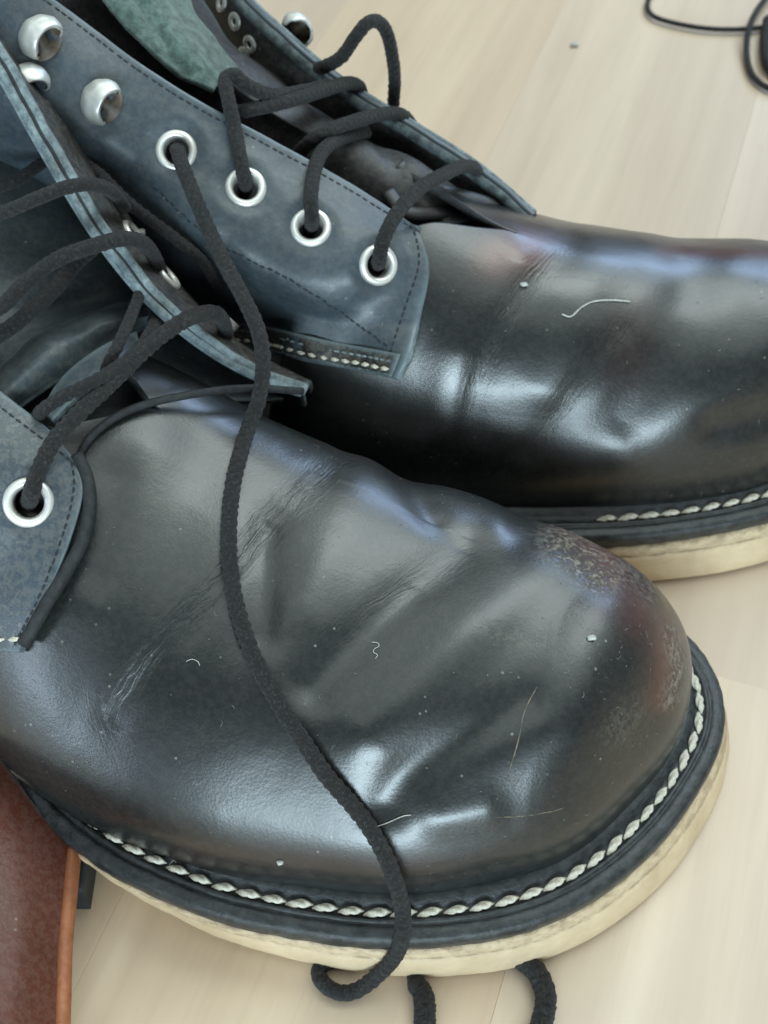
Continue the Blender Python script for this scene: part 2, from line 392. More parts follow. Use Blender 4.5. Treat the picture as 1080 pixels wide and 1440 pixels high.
def hook_mesh():
    """speed hook: domed cap on a stem, cut open on one side (+x)"""
    V = []; F = []; mi = []; n = 56; m = 18
    def shell(R, cut):
        o = len(V)
        for i in range(n):
            a = 2*math.pi*i/n; c = math.cos(a); pm = math.pi*.74
            if c > 0:
                q = cut/(R*c)
                if q < 1: pm = min(pm, math.asin(q)) if q < .999 else pm
                w = min(1, max(0, (c-.30)/.25)); pm = (math.pi*.74)*(1-w)+min(pm, math.asin(min(1, q)))*w
            for j in range(m):
                p = (j/(m-1))*pm
                q_ = 1+.05*smoothnoise(math.sin(p)*c*2.2, math.sin(p)*math.sin(a)*2.2, math.cos(p)*2.2)+.03*max(0, math.cos(4*a))*math.sin(p)
                V.append((R*math.sin(p)*c*q_, R*math.sin(p)*math.sin(a)*q_, 3.7+R*.82*math.cos(p)*q_))
        return o
    a0 = shell(5.2, 3.1); b0 = shell(4.5, 3.0)
    for i in range(n):
        i2 = (i+1) % n
        for j in range(m-1):
            F.append((a0+i*m+j, a0+i*m+j+1, a0+i2*m+j+1, a0+i2*m+j)); mi.append(0)
            F.append((b0+i*m+j, b0+i2*m+j, b0+i2*m+j+1, b0+i*m+j+1)); mi.append(1)
        F.append((a0+i*m+m-1, b0+i*m+m-1, b0+i2*m+m-1, a0+i2*m+m-1)); mi.append(0)
    v2, f2 = lathe([(1.9, 6.5), (1.9, .8), (4.4, .4), (4.6, -.2)], 24); o = len(V)
    V += [(x-2.2, y, z) for x, y, z in v2]; F += [tuple(o+k for k in f) for f in f2]; mi += [1]*len(f2)
    return mk('lace_hook', V, F, [M['nickel'], M['hook_in']], mi)
HOOK = hook_mesh()
def onto(trees, px, py, lift):
    """first surface met along a sight line, lifted off it by lift mm"""
    d = ray(px, py); d = d/np.linalg.norm(d); best = None
    for t in trees:
        h = t.ray_cast(Vector(_C), Vector(d))
        if h[0] is not None and (best is None or h[3] < best[1]): best = (h, h[3])
    if best is None: return None
    p, nrm = np.array(best[0][0]), np.array(best[0][1])
    if nrm@d > 0: nrm = -nrm
    # slide to keep the sight line: back off along the ray so that the normal distance is lift
    return p - d*(lift/max(.45, abs(nrm@d)))
def tree_of(V, F): return BVHTree.FromPolygons([tuple(map(float, v)) for v in V], F)
def G2(q, cx, cy, sx, sy, ang):
    """gaussian blob over a plane of points q (..,2)"""
    x = q[..., 0]-cx; y = q[..., 1]-cy; a = math.radians(ang); u = x*math.cos(a)+y*math.sin(a); v = -x*math.sin(a)+y*math.cos(a)
    return np.exp(-(u/sx)**2-(v/sy)**2)

def vamp(parent, mat, keys, ridge, attrs, disp, zB=21, p=2.25, q=2.1, nt=461, nph=171, th=2.0, thr=1.0):
    B = np.array([k[1] for k in keys], float); W = np.array([k[0] for k in keys], float); P0 = np.array([k[2] for k in keys], float)
    n = len(keys); Bs = cr(B, nt); t = np.linspace(0, n-1, nt)
    ws = np.interp(t, np.arange(n), W); p0 = np.interp(t, np.arange(n), P0)
    # smooth the p0 and ws functions symmetrically
    k = np.hanning(15); k /= k.sum(); pad = 7
    p0 = np.convolve(np.pad(p0, pad, 'edge'), k, 'valid')
    R = cr(ridge, 400); wr = np.linspace(0, len(ridge)-1, 400); Rs = np.stack([np.interp(ws, wr, R[:, c]) for c in range(3)], 1)
    u = np.linspace(0, 1, nph); PH = p0[None, :]+(1-p0[None, :])*u[:, None]
    Hh = np.sin(PH*math.pi/2)**(2/p); Vv = np.cos(PH*math.pi/2)**(2/q)
    # tuck the wall in slightly above the welt
    tuck = 1.0 + .035*np.exp(-((PH-.80)/.14)**2)
    S = np.empty((nph, nt, 3))
    S[..., :2] = Rs[None, :, :2] + (Bs-Rs[:, :2])[None]*(Hh*tuck)[..., None]
    S[..., 2] = zB + (Rs[None, :, 2]-zB)*Vv
    Nn = gnormals(S)
    if Nn[nph//2, nt//2, 2] < 0: Nn = -Nn
    d = disp(S)
    wn = np.clip(u[:, None]*10, 0, 1)[..., None]
    D = Nn*wn + np.array([0, 0, 1.0])*(1-wn); D /= np.linalg.norm(D, axis=2, keepdims=True)
    S = S + D*d[..., None]
    V = S.reshape(-1, 3); A = {k: fn(S).ravel() for k, fn in attrs.items()}
    F = grid_faces(nph, nt)
    # weld the ridge
    me = bpy.data.meshes.new('vamp'); c0 = V.mean(0); me.from_pydata(((V-c0)*MM).tolist(), [], F)
    for k_, v in A.items():
        a = me.attributes.new(k_, 'FLOAT', 'POINT'); a.data.foreach_set('value', v)
    bm = bmesh.new(); bm.from_mesh(me); bmesh.ops.remove_doubles(bm, verts=bm.verts, dist=.06*MM)
    rp = (R-c0)*MM; dirs = None
    from mathutils.kdtree import KDTree
    kd = KDTree(len(rp)); [kd.insert(Vector(p), i) for i, p in enumerate(rp)]; kd.balance()
    nr_v = [v for v in bm.verts if kd.find(v.co)[2] < 9*MM and not v.is_boundary]
    near_e = [v for v in nr_v if kd.find(v.co)[2] < 5*MM]
    for q in range(30): bmesh.ops.smooth_vert(bm, verts=nr_v if q % 2 else near_e, factor=.5, use_axis_x=True, use_axis_y=True, use_axis_z=True)
    bmesh.ops.recalc_face_normals(bm, faces=bm.faces)
    bm.normal_update()
    bm.faces.ensure_lookup_table()
    if sum(f.normal.z for f in bm.faces) < 0: bmesh.ops.reverse_faces(bm, faces=bm.faces)
    bm.to_mesh(me); bm.free()
    me.polygons.foreach_set('use_smooth', [True]*len(me.polygons)); me.materials.append(mat); me.materials.append(M['edge_dark'])
    me.update()
    pw = wloc(parent); o = bpy.data.objects.new('vamp', me); COL.objects.link(o); o.parent = parent; o.location = (c0-pw)*MM; o['_w'] = list(map(float, c0-pw))
    sm = o.modifiers.new('thickness', 'SOLIDIFY'); sm.thickness = th*MM; sm.offset = -1; sm.material_offset_rim = 1
    return o, S, Bs, tree_of(V, F)

def offset_closed(P, d):
    T = np.roll(P, -1, 0)-np.roll(P, 1, 0); T /= np.linalg.norm(T, axis=1, keepdims=True)
    Nn = np.stack([T[:, 1], -T[:, 0]], 1)
    area_ = np.sum(P[:, 0]*np.roll(P[:, 1], -1)-np.roll(P[:, 0], -1)*P[:, 1])
    return P + Nn*d*(1 if area_ > 0 else -1)
def sweep_ring(name, loop, prof, mats, parent, mi_fn=None, attrs=None, closed_prof=False, jitter=0.0, extra=None):
    """closed loop (xy) swept with profile [(outward offset, z)]"""
    n = len(loop); m = len(prof); V = np.zeros((m, n, 3))
    for k, (d, z) in enumerate(prof):
        V[k, :, :2] = offset_closed(loop, d); V[k, :, 2] = z
    if extra is not None:
        for k, (d, z) in enumerate(prof):
            if d > -3.4 and z < 13: V[k, :, :2] += extra(loop)[..., None]*(offset_closed(loop, 1)-loop)*(1-z/16)
    if jitter:
        for k in range(m):
            for i in range(n):
                V[k, i, :2] += jitter*smoothnoise(loop[i, 0]*.35, loop[i, 1]*.35, k*.7); V[k, i, 2] += jitter*.6*smoothnoise(loop[i, 0]*.3, loop[i, 1]*.3, 9+k*.5)
    F = []; mi = []
    for k in range(m-(0 if closed_prof else 1)):
        k2 = (k+1) % m
        for i in range(n):
            i2 = (i+1) % n; F.append((k*n+i, k2*n+i, k2*n+i2, k*n+i2)); mi.append(mi_fn(k) if mi_fn else 0)
    A = {}
    if attrs: A = {a: np.repeat(np.array(v, float)[:, None], n, 1).ravel() for a, v in attrs.items()}
    return mesh(name, V.reshape(-1, 3), F, mats, parent, mi=mi, attrs=A)
def bottom(parent, outline, extra=None):
    L = cr(outline, 520, closed=True); 
    ar = np.sum(L[:, 0]*np.roll(L[:, 1], -1)-np.roll(L[:, 0], -1)*L[:, 1])
    if ar < 0: L = L[::-1].copy()
    # wedge sole, cream rubber
    prof = [(-30, .3), (-3.5, .3), (-1.4, .6), (-.2, 2.2), (.5, 6), (.7, 10), (.6, 11.2), (.25, 11.5), (.25, 11.8), (.55, 12.1), (.3, 13.4), (-.4, 14.2), (-3, 14.4)]
    sole = sweep_ring('outsole', L, prof, M['sole'], parent, attrs={'dirt': [1, .3, .12, .05, .04, .06, .2, .9, .9, .35, .6, 1, 1]}, jitter=.16, extra=extra)
    # black welt with a groove outside the stitches
    pw = [(-2.2, 14.2), (-.3, 14.5), (.15, 15.2), (.25, 17.3), (-.1, 18.6), (-.8, 19.2), (-2.2, 19.5), (-3.2, 19.5), (-3.5, 19.1), (-3.8, 19.5), (-4.3, 19.9), (-4.8, 19.4), (-5.2, 19.0), (-6.7, 19.0), (-7.3, 19.4), (-8.2, 20.2), (-9.0, 20.6), (-13, 21), (-13, 14.2)]
    welt = sweep_ring('welt', L, pw, M['welt'], parent, jitter=.22)
    return L, sole, welt

def pxg(L, sx, sy, ang=0, z=60):
    """blob centres given as points of the photograph at a height, returned as world gaussians"""
    return [(at(x, y, z)[:2], sx, sy, ang) for x, y in L]
def sum_g(S, items):
    q = S[..., :2]; r = 0
    for (px, py, z, amp, sx, sy, ang) in items:
        c = at(px, py, z); r = r+amp*G2(q, c[0], c[1], sx, sy, ang)
    return r
def bumps(S, amp, sc, seed):
    nr, nc = S.shape[:2]; out = np.zeros((nr, nc))
    # coarse sampling then interpolation keeps this quick
    ii = np.unique(np.r_[np.arange(0, nr, 5), nr-1]); jj = np.unique(np.r_[np.arange(0, nc, 5), nc-1])
    g = np.array([[noise.noise(Vector((S[i, j, 0]*sc+seed, S[i, j, 1]*sc, S[i, j, 2]*sc))) for j in jj] for i in ii])
    g2 = np.array([np.interp(np.arange(nc), jj, row) for row in g])
    out = np.array([np.interp(np.arange(nr), ii, g2[:, c]) for c in range(nc)]).T
    return out*amp

def polyd(Q, P):
    """distance, signed distance and arc length of points Q to a polyline P"""
    P = cr(np.array(P, float), max(8, len(P)*6)); best = np.full(Q.shape[:2], 1e9); sg = np.zeros_like(best); al = np.zeros_like(best); acc = 0.0
    for a, b in zip(P[:-1], P[1:]):
        d = b-a; L = np.linalg.norm(d)+1e-9; t = np.clip(((Q-a)@d)/L**2, 0, 1); c = a+t[..., None]*d; r = Q-c; dd = np.linalg.norm(r, axis=2)
        m = dd < best; best[m] = dd[m]; cz = d[0]*r[..., 1]-d[1]*r[..., 0]; sg[m] = (np.sign(cz)*dd)[m]; al[m] = (acc+t*L)[m]; acc += L
    return best, sg, al, acc
def folds(S, items):
    Q = pr(S); out = np.zeros(S.shape[:2])
    for P, amp, w_ in items:
        d, _, al, L = polyd(Q, P); out += amp*np.exp(-(d/w_)**2)
    return out
CACHE = {}
def crease_fields(S, items, key):
    Q = pr(S); m = np.zeros(S.shape[:2]); ac = np.zeros_like(m); al_ = np.zeros_like(m)
    for n_, (P, amp, w_) in enumerate(items):
        d, sg, al, L = polyd(Q, P); e = np.clip(al/70, 0, 1)*np.clip((L-al)/190, 0, 1)
        v = amp*np.exp(-(d/w_/.95)**2)*e; k = v > m; ac[k] = (sg/6.2)[k]+n_*17; al_[k] = (al/6.2)[k]+n_*31; m = np.maximum(m, v)
    return m, ac, al_
# =================================================================== FRONT BOOT
fb = thing('leather_boot', 'front black leather boot, scuffed round toe on cream wedge sole, nearest the viewer', 'boot', (-20, 165, 0), 'pair of black lace-up boots')
outA = [(-88, 148), (-76, 134.5), (-64, 125), (-52, 118.5), (-36, 112), (-18, 108), (0, 106), (18, 107), (33, 110.5), (47, 117.5), (61, 129), (72, 142.5), (79, 155), (81, 167), (78, 179), (70, 190), (58, 199), (42, 207), (22, 214), (0, 221), (-25, 230), (-55, 241), (-90, 256), (-130, 278), (-165, 303), (-195, 318), (-218, 312), (-226, 290), (-212, 264), (-180, 232), (-145, 205), (-112, 177)]
LA, soleA, weltA = bottom(fb, outA, lambda L: np.interp(L[:, 0], [-85, -60, -10, 65], [-4.5, -3.0, .6, 4.8]))
ridgeA = [(-62, 206, 86), (-51, 201, 82), (-37, 194, 75), (-15, 183, 69.5), (9, 174, 64.5), (28, 166, 61), (38, 161.5, 60)]
keysA = [(0, (-112, 172), .22), (1, (-88, 148), .0), (2, (-67, 133), 0), (3, (-43, 123), 0), (4, (-20, 118), 0), (5, (5, 116), 0),
         (6, (27, 119.5), 0), (6, (43, 126.5), 0), (6, (57, 139), 0), (6, (67, 152), 0), (6, (71, 166), 0), (6, (69.5, 178), 0), (6, (62.5, 189), 0),
         (5, (47.5, 198.5), 0), (4, (27.5, 207.5), 0), (3, (4, 216), 0), (2, (-19, 223.5), 0), (1, (-38, 231), .0), (0, (-56, 240), .12)]
CRA = [([(560, 606), (480, 640), (400, 715), (320, 808), (250, 880), (200, 940), (160, 1010), (150, 1060)], 1.0, 26), ([(120, 950), (140, 1020), (170, 1075), (215, 1130)], .35, 30), ([(300, 950), (275, 1020), (280, 1080), (300, 1140)], .3, 26),
       ([(690, 765), (600, 810), (520, 860), (440, 925), (380, 985)], .42, 26), ([(600, 640), (640, 700), (620, 760)], .4, 18), ([(400, 1000), (330, 1050), (300, 1100)], .2, 18)]
FOA = [([(215, 640), (140, 850)], .8, 48), ([(378, 730), (366, 890)], -1.0, 27), ([(500, 690), (430, 850)], .8, 42), ([(650, 770), (545, 860), (440, 965)], -1.3, 32), ([(780, 790), (650, 900), (520, 1030)], 1.5, 46),
       ([(740, 985), (660, 1035), (575, 1090), (545, 1130)], -1.1, 32), ([(840, 870), (800, 1010)], 1.0, 55), ([(555, 640), (610, 730)], -.9, 22), ([(640, 670), (700, 730)], .8, 28), ([(162, 680), (135, 800)], -.8, 36),
       ([(620, 1150), (680, 1140)], .8, 30), ([(500, 618), (320, 808), (160, 1010)], -.35, 20), ([(760, 720), (860, 790)], .5, 25)]
def dispA(S): return 1.3*folds(S, FOA) + bumps(S, .45, .04, 3) + bumps(S, .12, .12, 9)
def creaseA(S): return crease_fields(S, CRA, 'a')[0]
def scuffA(S):
    return np.clip(folds(S, [([(790, 758), (848, 800)], 1.0, 28), ([(890, 800), (915, 835)], .4, 14), ([(943, 890), (953, 940), (940, 985)], .7, 11), ([(890, 1000), (865, 1030)], .15, 20), ([(560, 625), (640, 660), (740, 715)], .35, 9), ([(690, 890), (760, 900)], .12, 12)])+.04, 0, 1)
def brownA(S):
    return np.clip(folds(S, [([(860, 800), (900, 860)], .5, 36), ([(940, 900), (930, 980)], .55, 24), ([(470, 598), (525, 618)], .8, 20), ([(800, 740), (850, 780)], .6, 24), ([(250, 1200), (600, 1215)], .12, 22)]), 0, 1)
vA, SA, BA, treeA = vamp(fb, M['vamp'], keysA, ridgeA, {'crease': creaseA, 'across': lambda S: crease_fields(S, CRA, 'a')[1], 'along': lambda S: crease_fields(S, CRA, 'a')[2], 'scuff': scuffA, 'brown': brownA}, dispA, zB=20.5)

# =================================================================== REAR BOOT
rb = thing('leather_boot', 'rear black leather boot showing four nickel eyelets, its toe cut by the right edge', 'boot', (20, 262, 0), 'pair of black lace-up boots')
outB = [(-60, 236), (-30, 224), (0, 218), (30, 214.5), (58, 214.5), (80, 217), (104, 223), (128, 234), (147, 251), (154, 272), (147, 292), (130, 306), (108, 314), (80, 318), (50, 320), (20, 321), (-15, 322), (-55, 326), (-100, 334), (-140, 340), (-165, 334), (-176, 314), (-168, 290), (-140, 270), (-100, 252)]
LB, soleB, weltB = bottom(rb, outB, lambda L: 3.0*np.clip((L[:, 0]-30)/60, 0, 1)+1.2)
ridgeB = [(2, 277, 90), (16, 271, 85), (30, 266, 79), (52, 263, 73), (75, 263, 69), (94, 264, 66), (105, 266, 65)]
keysB = [(0, (-30, 236), .42), (1, (-8, 229), .1), (2, (14, 225), .0), (3, (38, 223.5), 0), (4, (60, 224), 0), (5, (82, 226), 0),
         (6, (102, 231.5), 0), (6, (122, 242), 0), (6, (136, 257), 0), (6, (139, 274), 0), (6, (135, 287), 0), (6, (122, 298), 0), (6, (104, 304), 0),
         (5, (82, 306), 0), (4, (60, 307), 0), (3, (38, 309), 0), (2, (14, 311), .0), (1, (-8, 312), .1), (0, (-30, 312), .42)]
CRB = [([(800, 335), (745, 395), (695, 470), (662, 560), (645, 650)], 1.0, 20), ([(900, 420), (850, 500), (790, 570), (745, 640), (690, 700)], .75, 22), ([(566, 545), (556, 640)], .4, 16), ([(1010, 365), (950, 440), (900, 500)], .25, 22)]
FOB = [([(800, 335), (695, 470), (645, 650)], -.7, 22), ([(870, 470), (745, 640)], -.5, 22), ([(985, 400), (920, 510), (880, 590)], -1.2, 42), ([(1090, 470), (1000, 560), (880, 620)], 1.0, 42), ([(1010, 600), (1090, 585)], -1.0, 26),
       ([(640, 500), (625, 600)], .8, 34), ([(840, 380), (770, 540)], .9, 38), ([(715, 335), (735, 365)], .7, 24), ([(1040, 380), (1080, 400)], .9, 40), ([(950, 345), (960, 400)], -.6, 28)]
def dispB(S): return folds(S, FOB) + bumps(S, .5, .04, 23) + bumps(S, .12, .12, 19)
def creaseB(S): return crease_fields(S, CRB, 'b')[0]
def brownB(S): return np.clip(folds(S, [([(695, 360), (748, 348)], 1.0, 28), ([(930, 353), (1090, 358)], .6, 9), ([(890, 430), (880, 520)], .12, 35)]), 0, 1)
vB, SB, BB, treeB = vamp(rb, M['vamp2'], keysB, ridgeB, {'crease': creaseB, 'across': lambda S: crease_fields(S, CRB, 'b')[1], 'along': lambda S: crease_fields(S, CRB, 'b')[2], 'brown': brownB, 'scuff': lambda S: S[..., 0]*0+.04}, dispB, zB=20.5)

M['scar'] = rough_mat('scraped_leather', (.05, .045, .035), (.22, .19, .14), 900, .8, .2)
for pts, r_ in [([(775, 940), (752, 972), (738, 1000), (728, 1045), (716, 1085), (708, 1112)], .17), ([(690, 1150), (730, 1148), (780, 1140), (830, 1122)], .13), ([(905, 818), (918, 820), (930, 828)], .3), ([(742, 1075), (732, 1092), (724, 1108)], .12)]:
    P = [onto([treeA], x, y, .0) for x, y in pts]
    if all(p is not None for p in P): tube('scratch', P, r_, M['scar'], vA, braid=False, step=.3, nr=6, wob=.15, taper=([0, .2, .8, 1], [.2, 1, 1, .2]))
for L_, wl_ in ((LA, weltA), (LB, weltB)):
    P = offset_closed(L_, -12)[::4]; n_ = len(P); V = [(x, y, 21.5) for x, y in P]+[(P[:, 0].mean(), P[:, 1].mean(), 21.5)]
    mesh('insole', V, [(k, (k+1) % n_, n_) for k in range(n_)], M['inner'], wl_.parent)
# ------------------------------------------------------------------ welt stitching
ST = stitch_mesh(5.7, 1.8, 'stitch', M['thread_w'])
def welt_stitches(L, welt, x_keep, z=20.1):
    P = offset_closed(L, -5.9); P3 = np.c_[P, np.full(len(P), z-.2)]
    k = x_keep(P); i0 = np.argmax(k & ~np.roll(k, 1)); P3 = np.roll(P3, -i0, 0); k = np.roll(k, -i0); P3 = P3[:int(k.sum())]
    stitch_row(P3, (0, 0, 1), 5.45, ST, welt, lift=-.25, skew=.13)
welt_stitches(LA, weltA, lambda P: ((P[:, 0] > -71) & (P[:, 1] < 205-(P[:, 0]+20)*.30) & ((P[:, 0] > 40) | (P[:, 1] < 150))))
welt_stitches(LB, weltB, lambda P: (P[:, 0] > 56) & (P[:, 1] < 262))

# ------------------------------------------------------------------ rear boot: near quarter with eyelet facing
nB = [[(-120, -150, 156), (-40, -80, 145), (80, 0, 130), (200, 90, 118), (290, 147, 110), (380, 193, 103), (470, 243, 95), (543, 287, 89), (588, 320, 84)],
      [(-190, -90, 152), (-90, -20, 141), (30, 52, 127), (155, 148, 113), (240, 208, 104), (330, 258, 98), (420, 305, 92), (520, 358, 86), (606, 372, 79)],
      [(-230, 10, 140), (-130, 80, 130), (0, 130, 116), (100, 205, 104), (190, 262, 96), (270, 325, 90), (355, 380, 83), (465, 425, 77), (596, 430, 72)],
      [(-250, 120, 112), (-160, 190, 104), (-30, 250, 86), (70, 315, 72), (150, 375, 63), (235, 425, 58), (335, 440, 58), (450, 466, 64), (578, 490, 71)],
      [(-240, 240, 78), (-170, 300, 72), (-50, 380, 52), (60, 440, 44), (150, 470, 42), (250, 485, 46), (370, 496, 54), (465, 514, 60), (558, 532, 66)]]
def shrink(h): return h
p0, SnB, NnB = panel('tmp', nB, 2.4, [M['facing'], M['edge'], M['inner']], rb, nu=60, nv=40)
bpy.data.objects.remove(p0)
FLIPB = NnB[20, 30]@(_C-SnB[20, 30]) < 0
def eyelet_holes(S, Nn, pts, flip):
    out = []
    for (x, y) in pts:
        c, n = near(S, Nn, x, y); out.append((c, n*(-1 if flip else 1)))
    return out
def hi(ctrl, nu, nv):
    C = np.array([[at(*p) for p in row] for row in ctrl]); S = bic(C, nu, nv); return S, gnormals(S)
Sh, Nh = hi(nB, 420, 200)
eyB = [(c, n if n@(_C-c) > 0 else -n) for c, n in (near(Sh, Nh, x, y) for x, y in [(248, 211), (345, 264), (438, 319), (532, 372)])]
hkB = [(c, n if n@(_C-c) > 0 else -n) for c, n in (near(Sh, Nh, x, y) for x, y in [(68, 68), (158, 150)])]
def dB(S, Nn):
    d = np.zeros(S.shape[:2])
    for c, n in eyB: r = np.linalg.norm(S-c, axis=2); d += -.5*np.exp(-(r/5.5)**2)+.35*np.exp(-((r-7.5)/2)**2)
    for c, n in hkB: r = np.linalg.norm(S-c, axis=2); d += -.9*np.exp(-(r/7)**2)
    return d + bumps(S, .5, .06, 40) + bumps(S, .2, .2, 44)
qB, SqB, NqB = panel('near_quarter', nB, 2.4, [M['facing'], M['edge'], M['inner']], rb, nu=330, nv=170, holes=[(c, 3.3) for c, n in eyB], disp=dB, flip=FLIPB, clear=treeB,
                     attrs={'crease': lambda S: np.clip(sum_g(S, [(120, 120, 115, .6, 12, 8, 0), (450, 360, 86, .25, 20, 8, 0)]), 0, 1), 'scuff': lambda S: S[..., 0]*0+.12, 'brown': lambda S: S[..., 0]*0})
for c, n in eyB:
    t = np.cross(n, [0, 0, 1.0]); c2, n2 = near(SqB, NqB, *pr(c)); put('eyelet', EYE, c2+n*.15, basis(t, n), qB)
for c, n in hkB:
    dirn = at(300, 190, 100)-at(230, 150, 100); c2, n2 = near(SqB, NqB, *pr(c)); put('lace_hook', HOOK, c2-n*.1, basis(dirn, n), qB, 1.02)
lining = [[(x+4, y+3, z-9) for x, y, z in nB[k]] for k in (0, 1, 2)]+[[(x, y, z-12) for x, y, z in nB[3]]]
panel('quarter_lining', lining, 1.2, [M['inner'], M['edge_dark']], rb, nu=60, nv=24, attrs={})
# facing stitch lines
def px_on(S, Nn, pts, n=200):
    C = cr(np.array(pts, float), n); out = []
    for x, y in C: out.append(near(S, Nn, x, y)[0])
    return np.array(out)
nqs = NqB if NqB[80, 150]@(_C-SqB[80, 150]) > 0 else -NqB
dark_seam('edge_stitching', cr(SqB[6, 8:], 300), SqB, nqs, qB, M['thread_k'])
dark_seam('facing_seam', px_on(SqB, NqB, [(215, 262), (300, 338), (400, 390), (480, 440), (545, 488)], 160), SqB, nqs, qB, M['thread_k'])
dark_seam('front_edge_stitching', cr(SqB[8:150, -9], 200), SqB, nqs, qB, M['thread_k'])
STH = stitch_mesh(2.3, .95, 'stitch', M['thread_w'])
hem = cr(SqB[-11, 150:-5], 200)
stitch_row(hem, lambda c: nqs.reshape(-1, 3)[np.argmin(((SqB.reshape(-1, 3)-c)**2).sum(1))], 2.9, STH, qB, lift=1.15)
dark_seam('hem_stitching', cr(SqB[-22, 150:-5], 200), SqB, nqs, qB, M['edge'], w=.3, lift=.75)
dark_seam('hem_stitching', cr(SqB[-4, 150:-5], 200), SqB, nqs, qB, M['edge_mid'], w=.3, lift=.75)

sub_ = [[tuple(SqB[r_, c_]+nqs[r_, c_]*.55) for c_ in np.linspace(130, 326, 9).astype(int)] for r_ in (-34, -22, -11, -1)]
HB = sub_
# ------------------------------------------------------------------ rear boot: far quarter, flopped open, seen from inside
fB = [[(205, -60, 92), (262, 10, 90), (318, 75, 86), (375, 135, 80), (440, 190, 74), (520, 235, 68), (610, 285, 64), (715, 322, 66)],
      [(255, -70, 100), (305, 10, 98), (355, 65, 94), (410, 118, 88), (475, 165, 82), (555, 212, 76), (645, 265, 72), (730, 316, 69)],
      [(285, -75, 105), (333, 0, 103), (395, 60, 98), (450, 107, 92), (505, 145, 88), (580, 190, 83), (665, 245, 77), (742, 311, 71)]]
def both(name, ctrl, th, mats, par, gap, **k):
    """outer leather and its lining, a hair apart, so the cut edge shows two layers"""
    a = panel(name, ctrl, th, mats, par, **k)
    return a
qF, SqF, NqF = panel('far_quarter', fB, 1.7, [M['inner'], M['edge'], M['facing']], rb, nu=260, nv=60, disp=lambda S, n: bumps(S, .5, .08, 60), attrs={'crease': lambda S: S[..., 0]*0, 'scuff': lambda S: S[..., 0]*0+.15, 'brown': lambda S: S[..., 0]*0})
# outer layer and wall: rolls over the rim and drops to the welt
wallB = [[tuple(at(*p)+np.array([1.4, 2.0, .7])) for p in fB[2]],
         [tuple(at(*p)+np.array([1, 7, -14])) for p in fB[2]],
         [tuple(np.array([x, 309, 40])) for x in (-60, -50, -40, -28, -16, -4, 6, 14)],
         [tuple(np.array([x, 313, 21])) for x in (-60, -50, -40, -28, -16, -4, 6, 12)]]
wallB = [[np.array(list(p)) for p in row] for row in wallB]
def panelw(name, C, th, mats, parent, **k):
    """panel from world points"""
    Cc = [[tuple(p) for p in row] for row in C]
    global at
    _at = at; at = lambda a, b, c: np.array([a, b, c], float)
    try: return panel(name, Cc, th, mats, parent, **k)
    finally: at = _at
panelw('hem_band', HB, 1.0, [M['inner'], M['edge_dark'], M['inner']], rb, nu=120, nv=24, flip=FLIPB, attrs={'crease': lambda S: S[..., 0]*0, 'scuff': lambda S: S[..., 0]*0+.3, 'brown': lambda S: S[..., 0]*0})
oB, SoB, NoB = panelw('far_quarter', wallB, 1.9, [M['facing'], M['edge'], M['facing']], rb, nu=200, nv=60, flip=False, attrs={'crease': lambda S: S[..., 0]*0, 'scuff': lambda S: S[..., 0]*0+.1, 'brown': lambda S: S[..., 0]*0})
# eyelet backs riveted through the lining
BACK = mk('rivet_back', *lathe([(1.3, -.5), (1.3, .2), (1.9, .55), (2.8, .5), (3.4, .1), (3.4, -.4)], 14), M['nickel'])
for (x, y) in [(312, 5), (330, 30), (352, 62), (345, 78)]:
    c, n = near(SqF, NqF, x, y); n = n if n@(_C-c) > 0 else -n; put('rivet_back', BACK, c+n*.2, basis(np.cross(n, [0, 0, 1.]), n), qF, .75)
c, n = near(SoB, NoB, 392, 48); put('lace_hook', HOOK, c+np.array([2.0, 2.5, -2.5]), basis(np.array([.3, -.8, .2]), np.array([.75, .5, .35])), oB, .95)

# ------------------------------------------------------------------ rear boot: tongue and its suede lining
def nat(S): return S[..., 0]*0
Z3 = {'crease': nat, 'scuff': lambda S: S[..., 0]*0+.15, 'brown': nat}
tB = [[(-60, 20, 98), (80, 120, 90), (215, 200, 83), (310, 250, 77), (400, 300, 72), (500, 340, 68), (600, 380, 66)],
      [(40, -50, 116), (170, 55, 106), (290, 130, 98), (370, 180, 91), (450, 228, 85), (530, 275, 80), (610, 330, 73)],
      [(90, -50, 122), (225, 55, 112), (330, 118, 102), (400, 165, 95), (480, 205, 88), (570, 255, 82), (640, 315, 76)],
      [(150, -60, 122), (280, 50, 108), (360, 100, 99), (430, 150, 92), (520, 195, 85), (620, 250, 78), (680, 310, 73)],
      [(260, -60, 104), (320, 50, 98), (385, 100, 90), (455, 160, 83), (540, 215, 76), (640, 270, 69), (715, 318, 66)]]
def dT(S, n): return sum_g(S, [(500, 235, 82, 2.2, 11, 6, -20), (575, 262, 78, 1.8, 6, 8, 60), (440, 200, 88, -1.2, 12, 4, -20), (545, 240, 80, -1.4, 3, 12, 20), (620, 290, 74, 1.0, 10, 3, -40)]) + bumps(S, 1.0, .07, 70)
tgB, StB, NtB = panel('tongue', tB, 1.8, [M['tongue'], M['edge_dark']], rb, nu=220, nv=110, disp=dT, attrs=Z3)
sB_ = [[(110, -70, 130), (148, 5, 121), (225, 80, 113), (300, 126, 106)],
       [(190, -90, 130), (205, 0, 121), (265, 66, 113), (316, 108, 105)],
       [(270, -90, 122), (268, 0, 115), (302, 52, 108), (336, 96, 102)]]
def dS(S, n): return bumps(S, 1.0, .05, 80)+bumps(S, .25, .3, 85)+sum_g(S, [(205, 60, 110, -2.0, 22, 2.2, -50), (300, 40, 106, 1.5, 10, 5, -50)])
suB, _, _ = panel('tongue_lining', sB_, 1.5, [M['suede'], M['suede']], rb, nu=120, nv=90, disp=dS)
